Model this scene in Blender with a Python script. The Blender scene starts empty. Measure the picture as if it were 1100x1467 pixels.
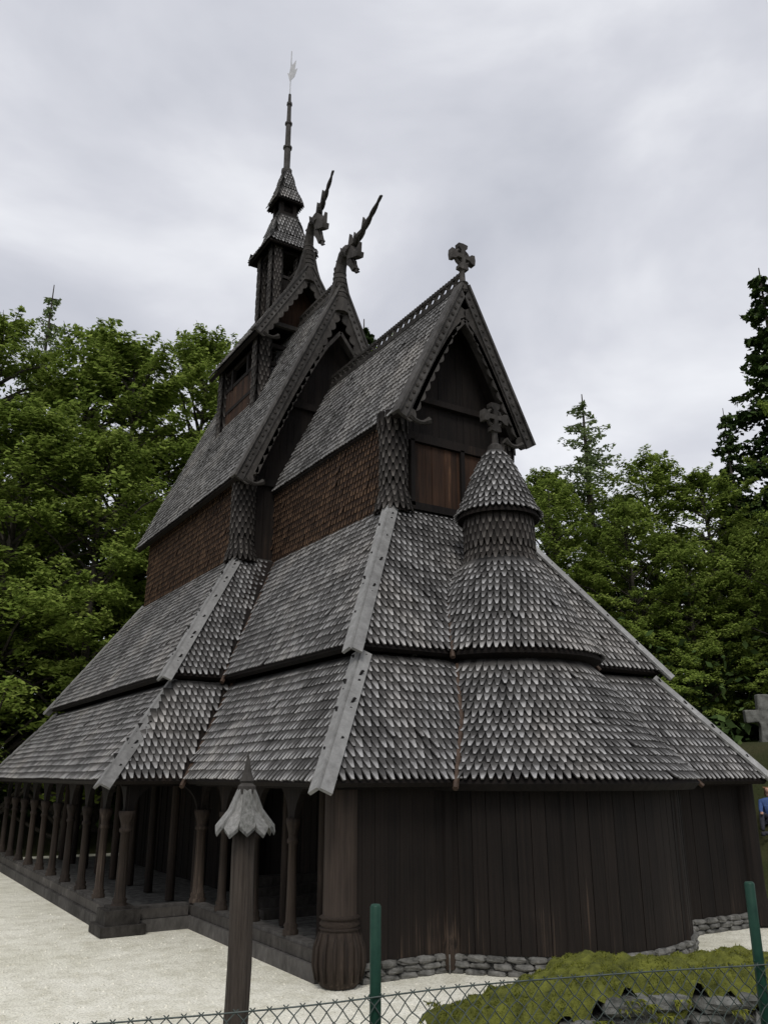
import bpy, math, random
import numpy as np
from mathutils import Vector
R=random.Random(7)
rng=np.random.default_rng(11)
sc=bpy.context.scene
sc.view_settings.view_transform='Standard'
try: sc.view_settings.look='None'
except Exception: pass
sc.view_settings.exposure=0

# ------------------------------------------------------------ materials
def newmat(name):
    m=bpy.data.materials.new(name); m.use_nodes=True
    nt=m.node_tree; nt.nodes.clear()
    out=nt.nodes.new('ShaderNodeOutputMaterial'); b=nt.nodes.new('ShaderNodeBsdfPrincipled')
    b.inputs['Specular IOR Level'].default_value=.2
    nt.links.new(b.outputs[0],out.inputs[0])
    return m,nt,b,out
def N(nt,t,**k):
    n=nt.nodes.new(t)
    for a,v in k.items(): setattr(n,a,v)
    return n
def noise(nt,scale,vec=(1,1,1),detail=4,rough=.6,coord='Object'):
    tc=N(nt,'ShaderNodeTexCoord'); mp=N(nt,'ShaderNodeMapping'); mp.inputs['Scale'].default_value=vec
    no=N(nt,'ShaderNodeTexNoise'); no.inputs['Scale'].default_value=scale; no.inputs['Detail'].default_value=detail; no.inputs['Roughness'].default_value=rough
    nt.links.new(tc.outputs[coord],mp.inputs[0]); nt.links.new(mp.outputs[0],no.inputs['Vector'])
    return no.outputs['Fac']
def ramp(nt,inp,stops):
    r=N(nt,'ShaderNodeValToRGB'); e=r.color_ramp.elements
    while len(e)<len(stops): e.new(.5)
    for i,(p,c) in enumerate(stops):
        e[i].position=p; e[i].color=(c[0],c[1],c[2],1)
    nt.links.new(inp,r.inputs[0]); return r.outputs[0]
def mathn(nt,op,a,b):
    n=N(nt,'ShaderNodeMath',operation=op)
    for i,v in enumerate((a,b)):
        if v is None: continue
        if isinstance(v,(int,float)): n.inputs[i].default_value=v
        else: nt.links.new(v,n.inputs[i])
    return n.outputs[0]
def mix(nt,fac,a,b,mode='MIX'):
    n=N(nt,'ShaderNodeMix',data_type='RGBA',blend_type=mode)
    if isinstance(fac,(int,float)): n.inputs[0].default_value=fac
    else: nt.links.new(fac,n.inputs[0])
    for i,v in ((6,a),(7,b)):
        if isinstance(v,tuple): n.inputs[i].default_value=(v[0],v[1],v[2],1)
        else: nt.links.new(v,n.inputs[i])
    return n.outputs[2]
def island(nt): return N(nt,'ShaderNodeNewGeometry').outputs['Random Per Island']
def bump(nt,b,h,strength=.4,dist=.02):
    n=N(nt,'ShaderNodeBump'); n.inputs['Strength'].default_value=strength; n.inputs['Distance'].default_value=dist
    nt.links.new(h,n.inputs['Height']); nt.links.new(n.outputs[0],b.inputs['Normal'])
def mat_shingle(name,dark,mid,light,warm=(1,1,1)):
    m,nt,b,o=newmat(name)
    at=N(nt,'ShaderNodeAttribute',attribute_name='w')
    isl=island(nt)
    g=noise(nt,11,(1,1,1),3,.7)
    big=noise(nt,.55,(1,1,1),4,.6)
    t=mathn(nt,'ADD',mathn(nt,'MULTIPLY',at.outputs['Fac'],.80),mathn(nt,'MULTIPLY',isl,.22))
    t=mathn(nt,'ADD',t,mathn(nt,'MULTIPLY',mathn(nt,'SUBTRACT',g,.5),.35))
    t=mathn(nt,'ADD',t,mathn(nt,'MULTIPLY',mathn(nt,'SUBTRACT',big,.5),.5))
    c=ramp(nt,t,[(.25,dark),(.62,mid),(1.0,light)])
    c=mix(nt,ramp(nt,big,[(.48,(0,0,0)),(.7,(.6,.6,.6))]),c,mix(nt,1.0,c,warm,'MULTIPLY'))
    nt.links.new(c,b.inputs['Base Color']); b.inputs['Roughness'].default_value=.8
    bump(nt,b,g,.4,.01)
    return m
def mat_wood(name,c1,c2,vec=(14,14,.9),c3=None,rough=.8,isw=.22,zg=0):
    m,nt,b,o=newmat(name)
    g=noise(nt,1.0,vec,5,.68); isl=island(nt)
    big=noise(nt,.9,(1,1,.6),3,.6)
    t=mathn(nt,'ADD',mathn(nt,'MULTIPLY',g,.8),mathn(nt,'MULTIPLY',isl,isw))
    t=mathn(nt,'ADD',t,mathn(nt,'MULTIPLY',mathn(nt,'SUBTRACT',big,.5),.6))
    if zg:
        tc=N(nt,'ShaderNodeTexCoord');sp=N(nt,'ShaderNodeSeparateXYZ');nt.links.new(tc.outputs['Object'],sp.inputs[0])
        mr=N(nt,'ShaderNodeMapRange');mr.inputs['From Min'].default_value=.2;mr.inputs['From Max'].default_value=1.3;mr.inputs['To Min'].default_value=zg;mr.inputs['To Max'].default_value=0
        nt.links.new(sp.outputs['Z'],mr.inputs['Value']);t=mathn(nt,'ADD',t,mr.outputs[0])
    st=[(.3,c1),(.70,c2)]
    if c3: st.append((.93,c3))
    c=ramp(nt,t,st)
    nt.links.new(c,b.inputs['Base Color']); b.inputs['Roughness'].default_value=rough
    bump(nt,b,g,.7,.025)
    return m
def mat_simple(name,c1,c2,scale=6,rough=.9,bs=.5,bd=.03,detail=6):
    m,nt,b,o=newmat(name)
    g=noise(nt,scale,(1,1,1),detail,.65)
    c=ramp(nt,g,[(.3,c1),(.7,c2)])
    nt.links.new(c,b.inputs['Base Color']); b.inputs['Roughness'].default_value=rough
    bump(nt,b,g,bs,bd); return m
def mat_leaf(name,c1,c2,c3,tl=.3):
    m,nt,b,o=newmat(name); nt.nodes.remove(b)
    b=N(nt,'ShaderNodeBsdfDiffuse')
    isl=island(nt); big=noise(nt,.4,(1,1,1),2,.5)
    t=mathn(nt,'ADD',mathn(nt,'MULTIPLY',isl,.45),mathn(nt,'MULTIPLY',big,.62))
    c=ramp(nt,t,[(.25,c1),(.53,c2),(.85,c3)])
    nt.links.new(c,b.inputs['Color'])
    if tl>0:
        tr=N(nt,'ShaderNodeBsdfTranslucent'); nt.links.new(c,tr.inputs[0])
        ms=N(nt,'ShaderNodeMixShader'); ms.inputs[0].default_value=tl
        nt.links.new(b.outputs[0],ms.inputs[1]); nt.links.new(tr.outputs[0],ms.inputs[2]); nt.links.new(ms.outputs[0],o.inputs[0])
    else: nt.links.new(b.outputs[0],o.inputs[0])
    return m
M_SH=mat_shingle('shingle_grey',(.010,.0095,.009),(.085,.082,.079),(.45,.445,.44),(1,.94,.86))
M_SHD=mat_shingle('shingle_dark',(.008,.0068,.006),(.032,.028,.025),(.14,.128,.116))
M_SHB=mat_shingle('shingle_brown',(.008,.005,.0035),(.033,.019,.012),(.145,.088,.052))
M_DARK=mat_wood('wood_tarred',(.005,.004,.0035),(.015,.011,.009),c3=(.05,.033,.022))
M_WALL=mat_wood('wood_wall',(.0045,.0035,.003),(.015,.011,.0088),vec=(30,30,.5),c3=(.09,.063,.045),isw=.14,zg=.17)
M_OR=mat_wood('wood_orange',(.012,.0075,.0055),(.055,.028,.016),c3=(.20,.11,.06))
M_GR=mat_wood('wood_grey',(.15,.148,.143),(.27,.268,.26),vec=(7,7,7),c3=(.42,.42,.41),isw=.3)
M_GRD=mat_wood('wood_grey_dark',(.018,.016,.014),(.07,.064,.058),vec=(9,9,4),c3=(.18,.17,.155))
M_COL=mat_wood('wood_column',(.010,.0075,.006),(.042,.031,.024),vec=(26,26,1.0),c3=(.14,.108,.083))
M_ST=mat_simple('stone',(.04,.04,.037),(.22,.215,.20),6)
M_STL=mat_simple('loose_stone',(.10,.10,.09),(.36,.35,.33),6)
M_STW=mat_simple('wall_stone',(.030,.032,.026),(.20,.20,.185),6,.9,1,.06)
M_RUST=mat_simple('copper_brown',(.035,.022,.016),(.09,.06,.042),8,.6)
M_BARK=mat_simple('bark',(.03,.026,.02),(.09,.08,.065),5)
M_GREEN=mat_simple('green_paint',(.008,.035,.024),(.018,.06,.04),14,.45,.1,.003)
M_WIRE=mat_simple('wire',(.04,.055,.05),(.11,.13,.12),10,.5,.1,.001)
M_MOSS=mat_simple('moss',(.030,.036,.008),(.17,.18,.03),7,.95,1,.09)
M_METAL=mat_simple('vane_metal',(.35,.36,.37),(.5,.5,.52),6,.4,.05,.002)

# ------------------------------------------------------------ mesh builder
def V3(*a): return np.array(a,dtype=float)
def nrm(v): return v/np.linalg.norm(v)
class MB:
    def __init__(s): s.V=[];s.F=[];s.M=[];s.W=[]
    def add(s,vs,fs,mat=0,w=None):
        o=len(s.V); s.V.extend([tuple(v) for v in vs]); s.F.extend([tuple(i+o for i in f) for f in fs]); s.M.extend([mat]*len(fs))
        s.W.extend(w if w is not None else [0.6]*len(vs))
    def build(s,name,mats,parent=None,smooth=False):
        me=bpy.data.meshes.new(name); me.from_pydata(s.V,[],s.F)
        for m in mats: me.materials.append(m)
        if len(mats)>1: me.polygons.foreach_set('material_index',s.M)
        if smooth: me.polygons.foreach_set('use_smooth',[True]*len(s.F))
        a=me.attributes.new('w','FLOAT','POINT'); a.data.foreach_set('value',s.W)
        me.update()
        ob=bpy.data.objects.new(name,me); sc.collection.objects.link(ob)
        if parent: ob.parent=parent
        return ob
def pbox(mb,o,a,b,c,mat=0):
    o,a,b,c=[np.array(x,float) for x in (o,a,b,c)]
    v=[o,o+a,o+a+b,o+b,o+c,o+a+c,o+a+b+c,o+b+c]
    mb.add(v,[(0,3,2,1),(4,5,6,7),(0,1,5,4),(1,2,6,5),(2,3,7,6),(3,0,4,7)],mat)
def cbox(mb,c,sx,sy,sz,mat=0):
    pbox(mb,(c[0]-sx/2,c[1]-sy/2,c[2]-sz/2),(sx,0,0),(0,sy,0),(0,0,sz),mat)
def beam(mb,p,q,w,h,mat=0,up=(0,0,1)):
    p=np.array(p,float);q=np.array(q,float);d=q-p;u=nrm(d)
    s=np.cross(u,up)
    if np.linalg.norm(s)<1e-3: s=np.cross(u,(0,1,0))
    s=nrm(s);t=np.cross(s,u)
    pbox(mb,p-s*w/2-t*h/2,d,s*w,t*h,mat)
def tube(mb,pts,rad,n=8,mat=0,cap=True):
    pts=[np.array(p,float) for p in pts]
    if isinstance(rad,(int,float)): rad=[rad]*len(pts)
    vs=[];ref=None
    for i,p in enumerate(pts):
        d=nrm(pts[min(i+1,len(pts)-1)]-pts[max(i-1,0)])
        if ref is None:
            ref=np.cross(d,(0,0,1)) 
            if np.linalg.norm(ref)<.05: ref=np.cross(d,(1,0,0))
        ref=ref-d*np.dot(ref,d); ref=nrm(ref); t=np.cross(d,ref)
        for k in range(n):
            a=2*math.pi*k/n; vs.append(p+(ref*math.cos(a)+t*math.sin(a))*rad[i])
    fs=[]
    for i in range(len(pts)-1):
        for k in range(n):
            k2=(k+1)%n; fs.append((i*n+k,i*n+k2,(i+1)*n+k2,(i+1)*n+k))
    if cap:
        fs.append(tuple(range(n))[::-1]); fs.append(tuple((len(pts)-1)*n+k for k in range(n)))
    mb.add(vs,fs,mat)
def lathe(mb,cx,cy,prof,n=16,mat=0,a0=0,a1=2*math.pi,phase=0):
    vs=[];full=abs(a1-a0-2*math.pi)<1e-6; m=n if full else n+1
    for r,h in prof:
        for k in range(m):
            a=a0+(a1-a0)*k/n+phase; vs.append((cx+r*math.cos(a),cy+r*math.sin(a),h))
    fs=[]
    for i in range(len(prof)-1):
        for k in range(n):
            k2=(k+1)%m; fs.append((i*m+k,i*m+k2,(i+1)*m+k2,(i+1)*m+k))
    mb.add(vs,fs,mat)
def extr(mb,poly,o,ux,uz,dn,mat=0):
    """2D polygon in plane o+x*ux+z*uz extruded by dn"""
    o,ux,uz,dn=[np.array(x,float) for x in (o,ux,uz,dn)]
    n=len(poly); a=[o+ux*x+uz*z for x,z in poly]; b=[p+dn for p in a]
    fs=[tuple(range(n)),tuple(range(2*n-1,n-1,-1))]+[(i,i+n,(i+1)%n+n,(i+1)%n) for i in range(n)]
    mb.add(a+b,fs,mat)

# shingles
PR=[(-.5,1.),(-.5,.45),(-.15,0.),(.15,0.),(.5,.45),(.5,1.)]
FS=[(0,1,4,5),(1,2,3,4),(1,7,8,2),(2,8,9,3),(3,9,10,4),(0,6,7,1),(4,10,11,5)]
class SH(MB):
    def one(s,o,u,sv,n,w,L,lift,th,mat=0):
        j=R.uniform(-.03,.03); u2=u+sv*j; s2=sv-u*j
        L2=L*R.uniform(.99,1.04); l2=lift*R.uniform(.9,1.2); o=o-s2*L*R.uniform(0,.03)
        if R.random()<.015: l2*=1.5
        vs=[];
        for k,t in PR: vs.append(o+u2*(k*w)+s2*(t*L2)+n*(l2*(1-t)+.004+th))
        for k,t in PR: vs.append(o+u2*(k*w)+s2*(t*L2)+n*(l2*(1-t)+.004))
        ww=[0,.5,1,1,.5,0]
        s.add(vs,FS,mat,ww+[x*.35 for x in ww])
    def surf(s,A,B,C,D,e=.19,w=.13,lift=.06,th=.036,mat=0):
        A,B,C,D=[np.array(x,float) for x in (A,B,C,D)]
        wd=np.linalg.norm(B-A); u=(B-A)/wd; v=D-A; sl=np.dot(v,u); v=v-u*sl; T=np.linalg.norm(v); sv=v/T; n=np.cross(u,sv)
        sr=np.dot(C-B,u); e=T/round(T/e); rows=int(round(T/e))
        for i in range(rows):
            t=i*e; l=sl*t/T; r=wd+sr*t/T
            l0=l+w*.4; r0=r-w*.4
            k=math.ceil((l0)/w-(.5 if i%2 else 0)); sag=R.uniform(-.008,.008)
            while True:
                x=(k+(.5 if i%2 else 0))*w
                if x>r0: break
                s.one(A+u*x+sv*(t+sag+.012*math.sin(x*.9+i)),u,sv,n,w*.93,min(e*2.1,T-t+.05),lift,th,mat); k+=1
    def cone(s,cx,cy,prof,a0=0,a1=2*math.pi,e=.17,w=.13,lift=.055,th=.034,mat=0):
        prof=[np.array(p,float) for p in prof]; seg=[np.linalg.norm(prof[i+1]-prof[i]) for i in range(len(prof)-1)]
        T=sum(seg); rows=int(T/e)
        for i in range(rows):
            t=i*e; q=0
            while t>seg[q]: t-=seg[q]; q+=1
            d=(prof[q+1]-prof[q])/seg[q]; r,h=prof[q]+d*t
            n_=max(6,int(round(r*(a1-a0)/w))); ww=r*(a1-a0)/n_
            for k in range(n_):
                a=a0+(a1-a0)*(k+(.5 if i%2 else 0))/n_
                rho=V3(math.cos(a),math.sin(a),0); u=V3(-math.sin(a),math.cos(a),0)
                sv=nrm(rho*d[0]+V3(0,0,d[1])); nn=np.cross(u,sv)
                s.one(V3(cx,cy,0)+rho*r+V3(0,0,h),u,sv,nn,ww*.93,e*2.05,lift,th,mat)
CX=4.30
def mir(p): return (2*CX-p[0],p[1],p[2])
sh=SH(); slab=MB()
def face(A,B,C,D,both=False,dark=0,e=.18,w=.132,lift=.055,th=.1,mat=0,base=0,sth=.034):
    for m in ((0,1) if both else (0,)):
        a,b,c,d=(A,B,C,D) if not m else (mir(B),mir(A),mir(D),mir(C))
        sh.surf(a,b,c,d,e=e,w=w,lift=lift,mat=mat,th=sth)
        a,b,c,d=[np.array(x,float) for x in (a,b,c,d)]
        n=nrm(np.cross(b-a,d-a)); 
        vs=[a,b,c,d,a-n*th,b-n*th,c-n*th,d-n*th]
        slab.add(vs,[(0,1,2,3),(7,6,5,4),(0,4,5,1),(1,5,6,2),(2,6,7,3),(3,7,4,0)],base)
church=bpy.data.objects.new('stave_church',None); sc.collection.objects.link(church)

# ---- ambulatory roofs
E1,T1=2.60,4.55      # tier1 eave/top
E2,T2=4.72,8.05
s1=1.4
d1=(T1-E1)/s1        # 1.39
cl,cf=-.54,-.5       # chancel eave corner
c2l,c2f=.66,.80
wl,wf=2.75,2.95      # chancel wall corner
nl,nf=-1.97,5.08     # nave eave corner
n2l,n2f=-.57,6.46
nwl,nwf=1.75,8.76
B1,B2,B3=19.3,18.3,16.75
def P(x,y,z): return (x,y,z)
# tier1
face(P(cl,cf,E1),P(2*CX-cl,cf,E1),P(2*CX-cl-d1,cf+d1,T1),P(cl+d1,cf+d1,T1))
face(P(cl,nf,E1),P(cl,cf,E1),P(cl+d1,cf+d1,T1),P(cl+d1,nf+d1,T1),both=True)
face(P(nl,nf,E1),P(cl,nf,E1),P(cl+d1,nf+d1,T1),P(nl+d1+.25,nf+d1,T1),both=True)
dn=1.62
face(P(nl,B1,E1),P(nl,nf,E1),P(nl+dn,nf+dn,T1),P(nl+dn,B1-1.2,T1),both=True)
face(P(2*CX-nl,B1,E1),P(nl,B1,E1),P(nl+dn,B1-1.2,T1),P(2*CX-nl-dn,B1-1.2,T1))
# tier2
face(P(c2l,c2f,E2),P(2*CX-c2l,c2f,E2),P(2*CX-wl,wf,T2),P(wl,wf,T2))
face(P(c2l,n2f,E2),P(c2l,c2f,E2),P(wl,wf,T2),P(wl,8.6,T2),both=True)
face(P(n2l,n2f,E2),P(c2l,n2f,E2),P(wl,8.6,T2),P(nwl,nwf,T2+.05),both=True)
face(P(n2l,B2,E2),P(n2l,n2f,E2),P(nwl,nwf,T2+.05),P(nwl,B3,T2+.05),both=True)
face(P(2*CX-n2l,B2,E2),P(n2l,B2,E2),P(nwl,B3,T2),P(2*CX-nwl,B3,T2))
# apse cones
AY=1.41
prof1=[(3.27,E1),(2.4,3.5),(1.62,4.55)]
prof2=[(1.80,4.74),(1.50,5.25),(1.15,5.95),(.72,6.62)]
sh.cone(CX,AY,prof1,math.radians(-185),math.radians(5),e=.165,w=.125)
sh.cone(CX,AY,prof2,e=.16,w=.12)
lathe(slab,CX,AY,[(3.17,E1-.12),(3.27,E1-.02)]+prof1+[(1.5,4.55)],40)
lathe(slab,CX,AY,[(1.55,4.6),(1.80,4.70)]+prof2,32)
sh.cone(CX,AY,[(.70,6.62),(.65,6.8),(.65,7.62)],e=.15,w=.12,lift=.03,mat=1)
lathe(slab,CX,AY,[(.66,6.5),(.64,7.7)],24)
pc=[(.82,7.6),(.70,7.8),(.52,8.25),(.33,8.7),(.10,9.08)]
sh.cone(CX,AY,pc,e=.14,w=.115)
lathe(slab,CX,AY,[(.5,7.66),(.82,7.56)]+pc,24)

# ---- upper walls, shingled
def wall(A,B,h0,h1,both=True,mat=2,e=.15,w=.12):
    face(P(*A,h0),P(*B,h0),P(*B,h1),P(*A,h1),both=both,mat=mat,e=.155,w=.135,lift=.06,th=.05)
CG=9.95; CA=13.45; CH=1.70; CYF=2.33         # chancel gable
NG=10.12; NA=16.6; NH=2.90; NYF=8.18
UG=15.85; UA=18.6; UH=1.66; UYF=10.4; UYB=14.6
wall((wl,8.76),(wl,wf),T2-.1,CG+.25)
wall((nwl,B3),(nwl,nwf),T2-.1,NG+.5)
# shingled rounded corner posts
for x,y,h0,h1,r in ((wl+.08,wf+.05,T2-.15,CG+.05,.24),(nwl+.08,nwf+.05,T2-.1,NG+.3,.25)):
    for xx in (x,2*CX-x):
        sh.cone(xx,y,[(r+.12,h0),(r,h0+.5),(r,h1-.4),(r+.06,h1)],e=.15,w=.12,lift=.04,mat=1)
        lathe(slab,xx,y,[(r+.10,h0),(r-.01,h0+.5),(r-.01,h1-.4),(r+.04,h1)],16)
# ---- main gable roofs
def gable_roof(hw,hg,ha,y0,y1):
    face(P(CX-hw,y1,hg),P(CX-hw,y0,hg),P(CX,y0,ha),P(CX,y1,ha),both=True,e=.185,w=.135,th=.12)
gable_roof(CH,CG,CA,CYF,8.7)
gable_roof(NH,NG,NA,NYF,17.3)
gable_roof(UH,UG,UA,UYF,UYB)
# upper belfry body
ux0,ux1,uy0,uy1=2.95,2*CX-2.95,10.95,14.15
for x in (ux0+.15,ux1-.15):
    for y in (uy0+.15,uy1-.15):
        for (a,b) in (((x-.2,y-.2),(x+.2,y-.2)),((x-.2,y+.2),(x-.2,y-.2)),((x+.2,y-.2),(x+.2,y+.2))):
            face(P(*a,13.0),P(*b,13.0),P(*b,UG+.1),P(*a,UG+.1),mat=1,e=.17,w=.13,lift=.035,th=.02)
def frust(w0,h0,w1,h1,cy=12.5,mat=0,e=.17,w=.12,lift=.045):
    a=w0/2;b=w1/2;c=[(-1,-1),(1,-1),(1,1),(-1,1)]
    for i in range(4):
        p=c[i];q=c[(i+1)%4]
        face(P(CX+p[0]*a,cy+p[1]*a,h0),P(CX+q[0]*a,cy+q[1]*a,h0),P(CX+q[0]*b,cy+q[1]*b,h1),P(CX+p[0]*b,cy+p[1]*b,h1),mat=mat,e=e,w=w,lift=lift,th=.06)
frust(1.85,20.1,1.15,20.75); frust(1.15,20.75,.72,21.7)
frust(1.0,22.3,.62,22.9,e=.15,w=.11); frust(.62,22.9,.16,23.9,e=.15,w=.1)
for sx in (-1,1):
    for sy in (-1,1):
        x=CX+sx*.48;y=12.5+sy*.48
        for (a,b) in (((x-.16,y-.16),(x+.16,y-.16)),((x-.16,y+.16),(x-.16,y-.16)),((x+.16,y-.16),(x+.16,y+.16))):
            face(P(*a,17.6),P(*b,17.6),P(*b,20.2),P(*a,20.2),mat=1,e=.16,w=.105,lift=.025,th=.02)
        cbox(slab,(CX+sx*.25,12.5+sy*.25,22),.14,.14,.9)
sh.build('shingles',[M_SH,M_SHD,M_SHB],church)
tw=MB()
cbox(tw,(CX,12.5,18.3),1.0,1.0,1.4,0); cbox(tw,(CX,12.5,20.05),1.25,1.25,.14,0); cbox(tw,(CX,12.5,21.78),.74,.74,.16,0)
cbox(tw,(CX,12.5,22.0),.4,.4,.5,0)
cbox(tw,(CX,12.5,19.1),1.06,1.06,.1,1)
tw.build('turret_core',[M_DARK,M_GRD],church)
slab.build('roof_boards',[M_DARK],church)

# ---- hip boards
hb=MB()
def hip(p,q,n1,n2,w=.18,ext=.24,th=.05,off=.12):
    p=np.array(p,float);q=np.array(q,float);d=nrm(q-p);p=p-d*ext;L=np.linalg.norm(q-p)
    nb=np.array(n1,float)+np.array(n2,float);nb=nrm(nb-d*np.dot(nb,d));p=p+nb*off
    for i,(n,m) in enumerate(((n1,n2),(n2,n1))):
        n=np.array(n,float);n=nrm(n-d*np.dot(n,d));m=np.array(m,float)
        s=np.cross(n,d)
        if np.dot(s,m)>0: s=-s
        pbox(hb,p-s*.012*i+n*.003*i,d*L,s*w,n*th)
def both(p,q,n1,n2,**k):
    hip(p,q,n1,n2,**k); f=lambda n:(-n[0],n[1],n[2]); hip(mir(p),mir(q),f(n1),f(n2),**k)
nE=(0,-.84,.55);nL=(-.84,0,.55);nW=(0,.84,.55)
both(P(cl,cf,E1),P(cl+d1,cf+d1,T1),nE,nL); both(P(c2l,c2f,E2),P(wl,wf,T2),nE,nL)
both(P(nl,nf,E1),P(nl+dn,nf+dn,T1),nE,nL); both(P(n2l,n2f,E2),P(nwl,nwf,T2),nE,nL)
both(P(nl,B1,E1),P(nl+dn,B1-1.2,T1),nW,nL); both(P(n2l,B2,E2),P(nwl,B3,T2),nW,nL)
hb.build('hip_boards',[M_GR],church)

# ---- valley gutters
vg=MB()
for sgn in (-1,1):
    for prof,y0,z0,k in ((prof1,cf,E1,1.4),(prof2,c2f,E2,1.549)):
        pts=[]
        for i in range(13):
            h=prof[0][1]-.04+(prof[-1][1]-prof[0][1])*i/12*.98
            for j in range(len(prof)-1):
                if h<=prof[j+1][1] or j==len(prof)-2:
                    f=(h-prof[j][1])/(prof[j+1][1]-prof[j][1]); rr=prof[j][0]+(prof[j+1][0]-prof[j][0])*f; break
            y=y0+(h-z0)/k; dd=rr*rr-(y-AY)**2
            if dd<=0: break
            pts.append((CX+sgn*math.sqrt(dd),y-.03,h+.07))
        if len(pts)>2:
            d=nrm(np.array(pts[0])-np.array(pts[1])); pts=[tuple(np.array(pts[0])+d*.16)]+pts
            tube(vg,pts,.045,6)
for m in (0,1):
    for p,q in ((P(cl,nf,E1),P(cl+d1,nf+d1,T1)),(P(c2l,n2f,E2),P(wl,8.6,T2))):
        if m: p,q=mir(p),mir(q)
        p=np.array(p);q=np.array(q); d=nrm(q-p); tube(vg,[p-d*.2+V3(0,0,.04),q+V3(0,0,.04)],.05,6)
vg.build('valley_gutters',[M_RUST],church)

# ---- gables: barge boards, ridges, gable walls
gb=MB()
def barge(hw,hg,ha,y,wd=.30,teeth=14,ext=.12):
    for sx in (-1,1):
        pe=np.array([CX+sx*hw,y,hg]);pa=np.array([CX,y,ha]);d=pa-pe;L=np.linalg.norm(d);u=d/L
        n=np.array([sx*u[2],0,-sx*u[0]])  # outward normal
        if n[2]<0:n=-n
        L2=L+ext
        o=pe-u*ext+V3(0,-.10,0)
        extr(gb,[(0,.10),(L2,.10),(L2,-wd*.40),(0,-wd*.40)],o,u,n,(0,.10,0),2)
        extr(gb,[(0,.13),(L2,.13),(L2,.07),(0,.07)],o+V3(0,-.05,0),u,n,(0,.30,0),2)
        poly=[(0,-wd*.3),(L2-.1,-wd*.3)]
        N_=teeth*6
        for i in range(N_+1):
            t=1-i/N_; ph=(t*teeth)%1
            dep=wd*(.88+.26*abs(math.sin(math.pi*ph)))
            poly.append(((L2-.25)*t,-dep))
        extr(gb,poly,o+V3(0,.04,0),u,n,(0,.05,0),0)
        k=int(L/.2)
        for i in range(k):
            c=pe+u*(i+.5)*L/k-n*wd*.10+V3(0,-.102,0)
            ring=[(c+u*.06*math.cos(a)+n*.045*math.sin(a)) for a in np.linspace(0,2*math.pi,7)[:-1]]
            gb.add(ring+[p+V3(0,-.025,0)-(p-c)*.4 for p in ring],[tuple(range(6,12))]+[(j,(j+1)%6,(j+1)%6+6,j+6) for j in range(6)],0)
        c=pe+V3(-sx*.12,-.05,-.12)
        pts=[c+V3(-sx*(.05+.5*t),0,.03-.10*math.sin(t*3.1)) for t in np.linspace(0,1,7)]
        tube(gb,pts,[.07,.06,.05,.05,.05,.07,.09],6,0)
barge(CH,CG,CA,CYF,teeth=13); barge(NH,NG,NA,NYF,teeth=22,wd=.36); barge(UH,UG,UA,UYF,teeth=10,wd=.30)
def arch_gable(hw,hg,ha,y):
    for sx in (-1,1):
        pts=[]
        for t in np.linspace(0,1,9):
            x=hw*.93*(1-t)**.8; z=hg+(ha-hg)*(.02+.80*t)
            pts.append((CX+sx*x,y+.05,z))
        for i in range(8): beam(gb,pts[i],pts[i+1],.10,.22,0,up=(0,1,0))
arch_gable(CH*.9,CG,CA-.3,CYF);arch_gable(NH*.9,NG,NA-.4,NYF)
def ridge(y0,y1,h,amp=.11,step=.26):
    beam(gb,(CX,y0,h+.06),(CX,y1,h+.06),.16,.12,0)
    n=int((y1-y0)/step*8)
    for ph in (0,math.pi):
        tube(gb,[(CX,y0+(y1-y0)*i/n,h+.23+amp*math.sin(i/8*2*math.pi*.5+ph)) for i in range(n+1)],.042,4,0)
    beam(gb,(CX,y0,h+.37),(CX,y1,h+.37),.08,.07,0)
    k=int((y1-y0)/step*2.4)
    for i in range(k):
        y=y0+(i+.5)*(y1-y0)/k
        extr(gb,[(-.055,0),(.055,0),(.045,.035),(.0,.055),(-.045,.035)],(CX-.02,y,h+.40),(0,1,0),(0,0,1),(.04,0,0),0)
ridge(CYF,8.6,CA); ridge(NYF+.1,10.9,NA); ridge(13.9,17.3,NA); ridge(UYF+.1,11.9,UA,.08,.24)
M_BRG=mat_wood('wood_barge',(.026,.024,.022),(.10,.094,.088),vec=(9,9,4),c3=(.25,.24,.225))
gb.build('gable_boards',[M_GRD,M_DARK,M_BRG],church)

# gable walls
gw=MB()
def planks(p,q,h0,h1f,w=.2,th=.05,mat=0,jit=.015):
    p=np.array(p,float);q=np.array(q,float);L=np.linalg.norm(q-p);u=(q-p)/L;nn=np.array([-u[1],u[0]])
    k=max(1,int(round(L/w)));ww=L/k
    for i in range(k):
        m=p+u*(i+.5)*ww; a=p+u*i*ww-nn*(th+R.uniform(0,jit))
        h1=h1f(m[0],m[1]) if callable(h1f) else h1f
        if h1<=h0+.02: continue
        pbox(gw,(a[0],a[1],h0),(u[0]*(ww-.005),u[1]*(ww-.005),0),(nn[0]*th,nn[1]*th,0),(0,0,h1-h0),mat)
gf=lambda hw,hg,ha:(lambda x,y: hg+(ha-hg)*(1-abs(x-CX)/hw)-.15)
planks((wl,wf),(2*CX-wl,wf),T2-.2,gf(CH,CG,CA),w=.17,mat=0)
planks((wl+.45,wf-.06),(2*CX-wl-.45,wf-.06),T2+.12,9.55,w=.17,mat=1)
for h,t in ((9.66,.2),(8.1,.16),(10.6,.14)): cbox(gw,(CX,wf-.12,h),2*(CX-wl) if h<10 else 1.9,.14,t,0)
for x in (wl+.42,CX+.2,2*CX-wl-.42): cbox(gw,(x,wf-.14,8.85),.10,.10,1.5,0)
planks((nwl,nwf),(2*CX-nwl,nwf),T2-.2,gf(NH,NG,NA),w=.2,mat=0)
for h in (NG+.1,NG+2.6): cbox(gw,(CX,nwf-.1,h),2*(CX-nwl)-(.4 if h<11 else 2.2),.14,.2,0)
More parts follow.
